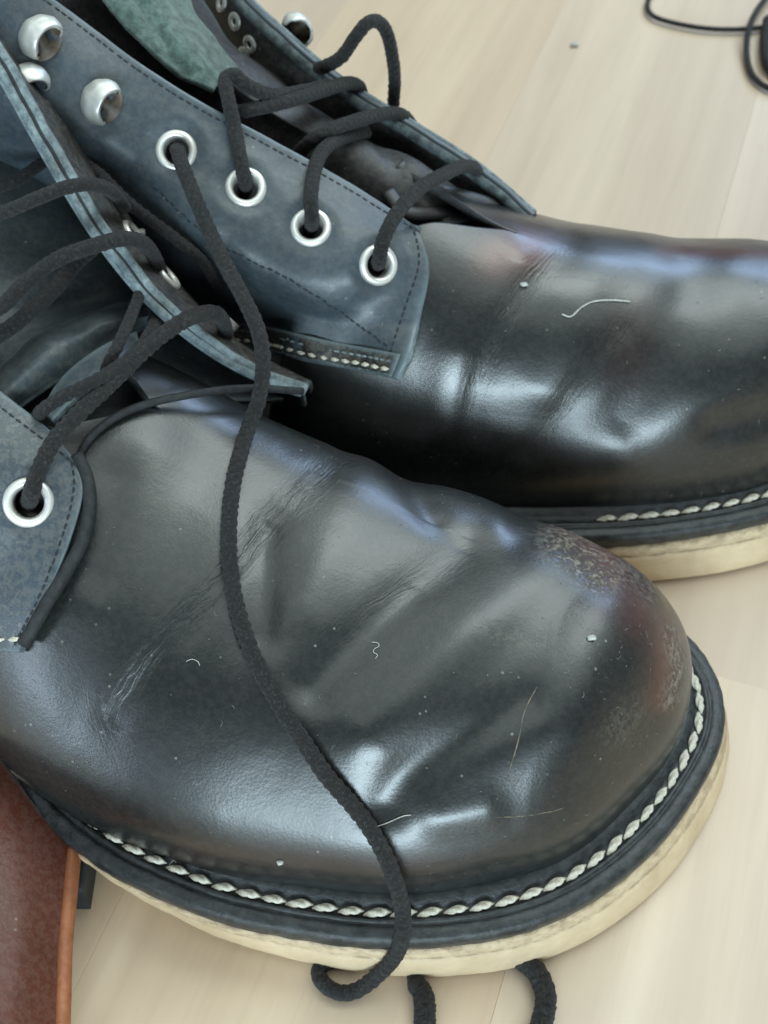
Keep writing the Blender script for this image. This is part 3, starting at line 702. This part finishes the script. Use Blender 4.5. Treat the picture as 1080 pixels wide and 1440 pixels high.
# gusset folds beside the tongue near the throat
def rib(name, pts, r, mat, par, **k): return tube(name, [at(*p) for p in pts], r, mat, par, braid=False, step=.8, nr=12, **k)
rib('gusset_fold', [(560, 232, 84), (600, 262, 80), (640, 275, 77), (690, 290, 73), (722, 312, 68)], 2.6, M['tongue'], rb, flat=.6)
rib('gusset_fold', [(545, 270, 82), (575, 300, 79), (640, 300, 76), (700, 318, 70)], 2.2, M['tongue'], rb, flat=.6)

# ------------------------------------------------------------------ front boot: near quarter
nA = [[(-330, 320, 112), (-150, 430, 100), (-60, 498, 95), (10, 555, 90), (70, 603, 86), (106, 645, 81)],
      [(-350, 380, 108), (-170, 500, 96), (-80, 570, 91), (-10, 630, 87), (55, 672, 83), (118, 690, 78)],
      [(-370, 470, 98), (-200, 600, 87), (-110, 680, 81), (-35, 735, 77), (35, 765, 74), (100, 760, 71)],
      [(-390, 580, 80), (-230, 720, 70), (-135, 800, 64), (-60, 840, 62), (10, 855, 61), (66, 838, 61)],
      [(-400, 680, 60), (-250, 800, 52), (-150, 870, 49), (-80, 900, 50), (-20, 915, 51), (24, 918, 53)]]
Sh, Nh = hi(nA, 420, 200)
eyA = [(c, n if n@(_C-c) > 0 else -n) for c, n in (near(Sh, Nh, x, y) for x, y in [(41, 706), (-60, 645)])]
FLIPA = Nh[100, 200]@(_C-Sh[100, 200]) < 0
def dA(S, Nn):
    d = np.zeros(S.shape[:2])
    for c, n in eyA: r = np.linalg.norm(S-c, axis=2); d += -.5*np.exp(-(r/5.5)**2)+.35*np.exp(-((r-7.5)/2)**2)
    return d + bumps(S, .5, .06, 50)
qA, SqA, NqA = panel('near_quarter', nA, 2.6, [M['facing'], M['edge'], M['inner']], fb, nu=330, nv=170, holes=[(c, 3.3) for c, n in eyA], disp=dA, flip=FLIPA, clear=treeA,
                     attrs={'crease': nat, 'scuff': lambda S: S[..., 0]*0+.25, 'brown': nat})
nqa = NqA if NqA[80, 150]@(_C-SqA[80, 150]) > 0 else -NqA
for c, n in eyA:
    c2, n2 = near(SqA, NqA, *pr(c)); put('eyelet', EYE, c2+n*.15, basis(np.cross(n, [0, 0, 1.0]), n), qA, 1.06)
dark_seam('edge_stitching', cr(SqA[12, 8:], 300), SqA, nqa, qA, M['thread_k'])
dark_seam('front_edge_stitching', cr(SqA[10:165, -16], 200), SqA, nqa, qA, M['thread_k'])
STL = stitch_mesh(3.6, 1.0, 'stitch', M['thread_w'])
stitch_row(cr(SqA[-12, 200:-4], 200), lambda c: nqa.reshape(-1, 3)[np.argmin(((SqA.reshape(-1, 3)-c)**2).sum(1))], 4.3, STL, qA, lift=.25)
# under-layer of the facing, dark, following the front edge
tube('facing_underlay', [onto([treeA], x, y, 2.6) for x, y in [(108, 640), (122, 672), (126, 712), (116, 760), (92, 806), (66, 848), (46, 884), (33, 905)]], 1.45, M['edge_dark'], fb, braid=False, step=.8, nr=12)
rib('throat_binding', [(108, 672, 80), (116, 632, 82), (148, 596, 84), (200, 570, 84), (280, 553, 82), (350, 546, 76), (425, 550, 68)], .9, M['edge_dark'], fb)

# ------------------------------------------------------------------ front boot: far quarter, seen along its top edge
f0 = [(-30, 20, 133), (25, 110, 125), (70, 190, 117), (112, 262, 109), (155, 330, 102), (205, 395, 94), (258, 448, 87), (312, 490, 79), (368, 522, 71), (430, 546, 65)]
def sh(row, dx, dy, dz): return [(x+dx*(1-.75*(k/9)**3), y+dy, z+dz*(1-.6*(k/9)**2)) for k, (x, y, z) in enumerate(row)]
fA = [f0, sh(f0, 16, -6, -5), sh(f0, 40, -10, -18), sh(f0, 54, 4, -40), sh(f0, 62, 30, -70)]
qAf, SqAf, NqAf = panel('far_quarter', fA, 2.0, [M['tongue'], M['edge'], M['inner']], fb, nu=260, nv=90, attrs={'crease': nat, 'scuff': lambda S: S[..., 0]*0+.3, 'brown': nat}, disp=lambda S, n: bumps(S, .6, .08, 90))
inA = [sh(f0, -16, 5, 0), sh(f0, -8, 0, -12), sh(f0, 10, 20, -34)]
lnA, _, _ = panel('quarter_lining', inA, 1.6, [M['inner'], M['edge'], M['inner']], fb, nu=220, nv=50, attrs={'crease': nat, 'scuff': nat, 'brown': nat})
tube('cut_edge', [at(*p) for p in sh(f0, -2, 0, .6)], 1.15, M['edge'], qAf, braid=False, step=.6, wob=.5)
tube('cut_edge', [at(*p) for p in sh(f0, -15, 5, .2)], 1.05, M['edge'], qAf, braid=False, step=.6, wob=.5)
tube('edge_seam', [at(*p) for p in sh(f0, -8, 3, .7)], .45, M['edge_dark'], qAf, braid=False, step=.6, wob=.5)
tube('cut_edge', [at(x, y, z+.6) for x, y, z in fB[2]], 1.4, M['edge_mid'], qF, braid=False, step=.6, wob=.5)
tube('cut_edge', [at(x+9, y-5, z+.1) for x, y, z in fB[2]], 1.25, M['facing'], qF, braid=False, step=.6, wob=.5)
for (x, y, sc) in [(38, 128, .85), (-20, 30, .9)]:
    c = at(x, y, 117); put('lace_hook', HOOK, c+np.array([0, 0, 0]), basis(np.array([.45, -.75, -.3]), np.array([.35, .15, .9])), qAf, sc)
for (x, y) in [(188, 330), (236, 388), (316, 462)]:
    c, n = near(SqAf, NqAf, x, y); n = n if n@(_C-c) > 0 else -n; put('eyelet', EYE, c+n*.0, basis(np.cross(n, [0, 0, 1.]), n), qAf, .8)

# ------------------------------------------------------------------ front boot: tongue
tA = [[(-330, 330, 80), (-190, 460, 76), (-110, 530, 73), (-50, 600, 70), (10, 650, 67), (70, 700, 64), (90, 730, 62)],
      [(-260, 250, 92), (-120, 380, 88), (-40, 450, 84), (20, 520, 79), (70, 580, 75), (104, 640, 72), (112, 690, 69)],
      [(-200, 180, 98), (-60, 290, 92), (10, 360, 87), (70, 430, 82), (120, 500, 78), (150, 560, 75), (165, 620, 72)],
      [(-120, 120, 98), (0, 220, 92), (60, 300, 87), (120, 370, 82), (180, 440, 78), (230, 500, 75), (262, 570, 71)],
      [(-60, 80, 92), (40, 190, 88), (95, 270, 84), (160, 350, 78), (230, 430, 73), (300, 495, 69), (400, 560, 60)]]
def dTA(S, n):
    return sum_g(S, [(110, 450, 84, 4.0, 16, 5, 35), (30, 520, 82, 2.5, 10, 6, 20), (60, 500, 82, -2.2, 16, 2.6, 32), (150, 520, 80, -1.5, 14, 3, 40), (40, 380, 88, 2.0, 12, 6, 60), (90, 400, 86, -2.5, 14, 3, 30)])+bumps(S, 1.3, .07, 100)
fold_ = [[(-40, 560, 80), (10, 500, 83), (75, 455, 84), (145, 430, 82), (215, 425, 78)],
         [(-30, 585, 86), (28, 525, 90), (88, 480, 91), (150, 452, 88), (210, 444, 82)],
         [(-5, 605, 82), (52, 560, 84), (112, 520, 85), (165, 487, 82), (212, 462, 77)]]
panel('tongue_fold', fold_, 1.6, [M['fold'], M['edge_mid'], M['inner']], fb, nu=120, nv=60, attrs=Z3, disp=lambda S, n: bumps(S, 1.2, .09, 130)+bumps(S, .3, .3, 133))
fold2 = [[(55, 575, 84), (95, 520, 87), (150, 482, 88), (192, 466, 85)], [(72, 592, 85), (118, 545, 88), (165, 512, 88), (198, 488, 84)]]
panel('tongue_fold', fold2, 1.6, [M['facing'], M['edge_mid'], M['inner']], fb, nu=90, nv=40, attrs=Z3, disp=lambda S, n: bumps(S, .6, .12, 140))
tgA, StA, NtA = panel('tongue', tA, 1.8, [M['fold'], M['edge_dark']], fb, nu=220, nv=120, disp=dTA, attrs=Z3)

# =================================================================== laces
def tree_obj(o):
    c = wloc(o); return tree_of([np.array(v.co)/MM+c for v in o.data.vertices], [tuple(p.vertices) for p in o.data.polygons])
TA = [treeA, tree_obj(weltA), tree_obj(soleA), tree_obj(qA), tree_obj(qAf)]
TB = [treeB, tree_obj(qB), tree_obj(qF), tree_obj(tgB), tree_obj(oB)]
FLOORT = BVHTree.FromPolygons([(-900, -500, 0), (900, -500, 0), (900, 2500, 0), (-900, 2500, 0)], [(0, 1, 2, 3)])
LR = 1.72
def path(pts, trees, r=LR):
    """(px,py,z) = free in the air at height z; (px,py) = lying on whatever is there; (px,py,'+h') = h above it"""
    out = []
    for p in pts:
        if len(p) == 3 and not isinstance(p[2], str): out.append(at(*p)); continue
        h = r*.92 + (float(p[2]) if len(p) == 3 else 0)
        q = onto(trees, p[0], p[1], h); out.append(q)
    return out
def lace(pts, trees, par, r=LR, name='shoelace', mat=None, **k):
    P = path(pts, trees, r); o = tube(name, P, r, mat or M['lace'], par, step=.42, nr=18, **k)
    Q = evenly(cr(P, len(P)*12), .16); T, A_, B_ = frames(Q); V = []; F = []
    for i in range(len(Q)):
        a = random.uniform(0, 2*math.pi); d = A_[i]*math.cos(a)+B_[i]*math.sin(a); l = random.uniform(.25, .8)
        e = d*random.uniform(.3, 1)+T[i]*random.uniform(-1, 1)+np.array([random.gauss(0, .3) for _ in range(3)]); e /= np.linalg.norm(e)
        b = Q[i]+d*r*.97; sd = np.cross(e, d); sd = sd/(np.linalg.norm(sd)+1e-6)*.045; n0 = len(V)
        V += [b-sd, b+sd, b+e*l+d*.08]; F.append((n0, n0+1, n0+2))
    fz = mesh('fuzz', V, F, M['fuzz'], o, smooth=False); fz['kind'] = 'stuff'
    return o
# rear boot
lace([(530, 376, 74), (533, 366, 86), (540, 335, 93), (558, 300, 96), (590, 265, 95), (625, 245, 91), (650, 234, 86), (668, 238, 80), (672, 256, 73)], TB, rb)
lace([(436, 322, 80), (439, 312, 92), (437, 280, 98), (441, 245, 99), (452, 215, 97), (478, 195, 93), (515, 186, 87)], TB, rb)
lace([(345, 268, 84), (345, 256, 98), (338, 225, 103), (330, 180, 107), (320, 135, 112), (317, 112, 114), (330, 106, 114), (350, 122, 111), (385, 134, 106), (430, 128, 101), (462, 120, 96)], TB, rb)
lace([(330, 160, 104), (352, 154, 106), (385, 147, 105), (420, 138, 103), (460, 125, 99), (488, 117, 95), (505, 122, 90), (510, 142, 84)], TB, rb)
lace([(418, 218, 88), (432, 203, 94), (456, 186, 97), (500, 170, 95), (535, 161, 91), (560, 160, 87), (576, 172, 82), (583, 192, 76)], TB, rb)
lace([(440, 98, 92), (458, 93, 97), (480, 80, 101), (500, 52, 106), (515, 34, 109), (530, 30, 108), (543, 44, 104), (551, 75, 97), (555, 110, 89), (553, 150, 80)], TB, rb, r=1.72)
# the long loose end, from the third eyelet down over the front boot to the floor
treeAll = TA+TB+[FLOORT]
lace([(246, 208, 94), (250, 212, 104), (256, 232, 108), (270, 268, 106), (290, 315, 102), (315, 368, 99), (343, 420, 96), (363, 465, 92), (370, 510, 86), (364, 560, 80),
      (350, 600, '.6'), (333, 655), (324, 710), (322, 770), (328, 830), (342, 885), (364, 940), (395, 995), (428, 1045), (460, 1092), (495, 1132), (520, 1165, '.5'), (540, 1200, '1'), (556, 1240, '1.5'),
      (566, 1280, 27), (566, 1315, 22), (555, 1345, 14), (530, 1372, 7), (503, 1392, 3.2), (478, 1396, 2.6), (456, 1384, 2.3), (448, 1367, 2.3), (458, 1354, 2.3), (480, 1350, 2.3)], treeAll, rb)
# front boot
lace([(-140, 330, 108), (-80, 320, 108), (0, 300, 112), (50, 280, 116), (95, 263, 118), (135, 260, 115), (160, 272, 108), (176, 292, 98)], TA, fb, r=1.47)
lace([(-60, 460, 96), (0, 432, 100), (35, 398, 103), (80, 365, 106), (125, 348, 108), (170, 336, 106), (198, 340, 102), (215, 358, 94), (226, 384, 84)], TA, fb, r=1.66)
lace([(-60, 500, 90), (0, 470, 92), (40, 440, 93), (78, 405, 93), (105, 372, 92), (130, 350, 92)], TA, fb, r=1.73)
lace([(40, 714, 66), (42, 702, 80), (52, 668, 87), (75, 622, 90), (112, 580, 91), (155, 540, 92), (195, 500, 93), (232, 468, 94), (265, 448, 93), (295, 440, 90), (311, 448, 84), (318, 470, 74)], TA, fb, r=1.76)
lace([(50, 590, 84), (62, 575, 90), (92, 556, 93), (125, 540, 94), (160, 520, 94), (195, 492, 92), (214, 462, 88), (225, 430, 82)], TA, fb, r=1.41)
lace([(202, 400, 92), (190, 430, 93), (180, 455, 94), (166, 485, 94), (152, 512, 92), (148, 530, 86)], TA, fb, r=1.28)
lace([(80, 205, 96), (105, 222, 100), (140, 245, 101), (175, 280, 98), (215, 312, 94), (250, 338, 90), (285, 368, 84), (305, 400, 74)], TA, fb, r=1.41)
lace([(-20, 270, 96), (20, 255, 98), (55, 232, 98), (85, 210, 94)], TA, fb, r=1.41)
# loose ends on the floor
FL = [FLOORT]
la = lace([(560, 1340, 2.1), (574, 1362, 2.1), (586, 1384, 2.3), (596, 1402, 2.6), (598, 1440, 2.6), (602, 1500, 2.5)], FL, None, r=1.9, taper=([0, .22, .3, .5, 1], [.55, .6, 1.1, 1.25, 1.15]), name='shoelace')
tagt(la, 'short black lace end on the floor, thickening below the middle of the front sole', 'shoelace', 'loose black lace ends')
lb = lace([(700, 1335, 2.3), (735, 1350, 2.3), (755, 1368, 2.4), (766, 1392, 2.4), (767, 1418, 2.4), (758, 1450, 2.4), (740, 1490, 2.4)], FL, None, r=2.3)
tagt(lb, 'curved black lace end on the floor, right of the other at the bottom edge', 'shoelace', 'loose black lace ends')
lc = lace([(960, -60, 2), (925, -22, 2), (911, 3, 2), (918, 22, 2), (955, 34, 2), (1005, 41, 2), (1060, 40, 2), (1120, 30, 2)], FL, None, r=1.0)
tagt(lc, 'thin dark lace crossing the pale floor at the top edge toward the right corner', 'shoelace', 'dark laces on the far floor')
ld = lace([(1110, -40, 2), (1075, 0, 5), (1055, 35, 5.5), (1050, 75, 2.5), (1060, 108, 2), (1090, 126, 2), (1140, 120, 2)], FL, None, r=1.2)
tagt(ld, 'looped dark lace in the top right corner, cut by the right edge', 'shoelace', 'dark laces on the far floor')
le = lace([(1082, 28, 2), (1078, 60, 3.2), (1082, 90, 3.2), (1100, 110, 2)], FL, None, r=2.6)
tagt(le, 'darkest thick bit of lace at the right edge inside the corner loop', 'shoelace', 'dark laces on the far floor')

# =================================================================== oxblood shoe at the lower left
ob = thing('leather_shoe', 'oxblood red leather shoe with orange cut edge, lower left beside the front boot', 'shoe', (-90, 95, 0))
rc = [[(-60, 1000, 30), (0, 1060, 24), (50, 1130, 19), (86, 1172, 15), (108, 1196, 12)],
      [(-70, 1150, 30), (-20, 1180, 25), (35, 1215, 20), (78, 1240, 15), (103, 1255, 12)],
      [(-80, 1300, 31), (-30, 1310, 25), (30, 1320, 20), (70, 1330, 15), (96, 1340, 12)],
      [(-90, 1480, 33), (-40, 1480, 26), (22, 1480, 20), (66, 1480, 15), (93, 1480, 12)]]
rq, Sr, Nr = panel('upper', rc, 2.5, [M['red'], M['orange']], ob, nu=140, nv=120, attrs=Z3, disp=lambda S, n: bumps(S, .8, .05, 120), flip=False)
nr_ = Nr if Nr[50, 50]@(_C-Sr[50, 50]) > 0 else -Nr
rim = Sr[:, -1]+nr_[:, -1]*.3
tube('cut_edge', [p+np.array([-.9, 0, .1]) for p in rim[::6]], 1.65, M['orange'], ob, braid=False, nr=14, flat=1.3)
Pl = Sr[8:, -18]; 
SY = stitch_mesh(1.6, .6, 'stitch', M['thread_y'])
stitch_row(evenly(Pl, .5), lambda c: nr_.reshape(-1, 3)[np.argmin(((Sr.reshape(-1, 3)-c)**2).sum(1))], 2.3, SY, rq, lift=.1)
Vt, Ft = box_v(-1.6, 1.6, -5, 5, 0, 10, .6); c = at(117, 1236, 5)
mesh('pull_tab', np.array(Vt)+np.array([c[0], c[1], 0]), Ft, M['rubber'], ob, smooth=False)
wl = [[tuple(np.array(at(*rc[i][4])) + d) for i in range(4)] for d in (np.array([-.6, 0, -1.5]), np.array([-1.5, 0, -6]), np.array([-2.5, 0, -11.7]))]
panelw('side_wall', wl, 1.5, [M['red'], M['orange']], ob, nu=60, nv=20, attrs=Z3)

# =================================================================== lint and crumbs resting on the leather
def fibre(pts, trees, r, label, cat='lint thread', lift=0.1):
    P = [onto(trees, x, y, r+lift) for x, y in pts]
    o = tube('lint_thread', P, r, M['lint'], None, braid=False, step=.4, nr=6); return tagt(o, label, cat, 'lint on the leather')
fibre([(790, 442), (803, 445), (818, 432), (835, 424), (860, 422), (886, 424)], TB, .2, 'longest white lint thread, lying on top of the rear boot toe')
fibre([(523, 903), (531, 904), (533, 909), (527, 912), (525, 917), (531, 921), (528, 926)], TA, .08, 'tiny curled white fibre on the middle of the front boot vamp')
fibre([(262, 930), (270, 927), (278, 930), (281, 936)], TA, .08, 'tiny pale fibre left of the dangling lace on the front boot')
fibre([(526, 1164), (545, 1157), (566, 1148), (578, 1146)], TA, .11, 'pale scratchy fibre right of the dangling lace low on the front boot')
fibre([(238, 1216), (244, 1210), (248, 1213)], TA, .12, 'tiny pale fibre near the lower left of the front boot toe')
def crumb(px, py, trees, r, label, name='crumb'):
    c = onto(trees, px, py, r*.5)
    if c is None: c = at(px, py, 104)
    bm = bmesh.new(); bmesh.ops.create_icosphere(bm, subdivisions=2, radius=r)
    V = [np.array(v.co)*np.array([1.3, .9, .6])*(1+.5*smoothnoise(v.co.x*3+px, v.co.y*3, v.co.z*3)) + c for v in bm.verts]; F = [tuple(v.index for v in f.verts) for f in bm.faces]; bm.free()
    return tagt(mesh(name, V, F, M['lint'], None), label, 'crumb', 'crumbs')
crumb(832, 897, TA, .75, 'white crumb on the right part of the front boot toe')
crumb(737, 400, TB, .8, 'pale crumb in the crease at the top of the rear boot')
crumb(808, 63, FL, 1.4, 'white crumb on the bare floor left of the far laces')
crumb(197, 327, TA+[tree_obj(tgA)], 1.2, 'white frayed fluff where the second lace crosses the front boot edge')
crumb(394, 1213, TA, .6, 'grey dried spot on the lower front boot toe')
def dust(S, n, par, pxbox, seed):
    random.seed(seed); V = []; F = []; Nn = gnormals(S); h, w_ = S.shape[:2]; Q = pr(S); cnt = 0
    while cnt < n:
        i, j = random.randrange(4, h-4), random.randrange(4, w_-4); p = S[i, j]; nn = Nn[i, j]
        if nn@(_C-p) < 0: nn = -nn
        if nn@(_C-p)/np.linalg.norm(_C-p) < .3: continue
        if smoothnoise(Q[i, j, 0]*.006+seed, Q[i, j, 1]*.006) < random.uniform(-.35, .25): continue
        cnt += 1; t = np.cross(nn, [random.gauss(0, 1) for _ in range(3)]); t /= np.linalg.norm(t); b = np.cross(nn, t)
        L = random.choice([.18, .25, .3, .5, .8, 1.3]); wd = random.uniform(.03, .06) if L > .4 else random.uniform(.05, .10); n0 = len(V); cv = random.uniform(-1.5, 1.5)
        for q in range(4):
            u = q/3-.5; c = p+nn*(.09+.05*(q % 2))+t*u*L+b*cv*u*u*L
            V += [c-b*wd, c+b*wd]
        F += [(n0+2*q, n0+2*q+1, n0+2*q+3, n0+2*q+2) for q in range(3)]
    o = mesh('dust', V, F, M['dustfibre'], par, smooth=False); o['kind'] = 'stuff'
M['dustfibre'] = rough_mat('dust_fibres', (.12, .12, .11), (.30, .30, .27), 800, .9, .1)
dust(SA, 420, vA, None, 5); dust(SB, 220, vB, None, 6); dust(SqB, 60, qB, None, 8); dust(StA, 50, tgA, None, 9)
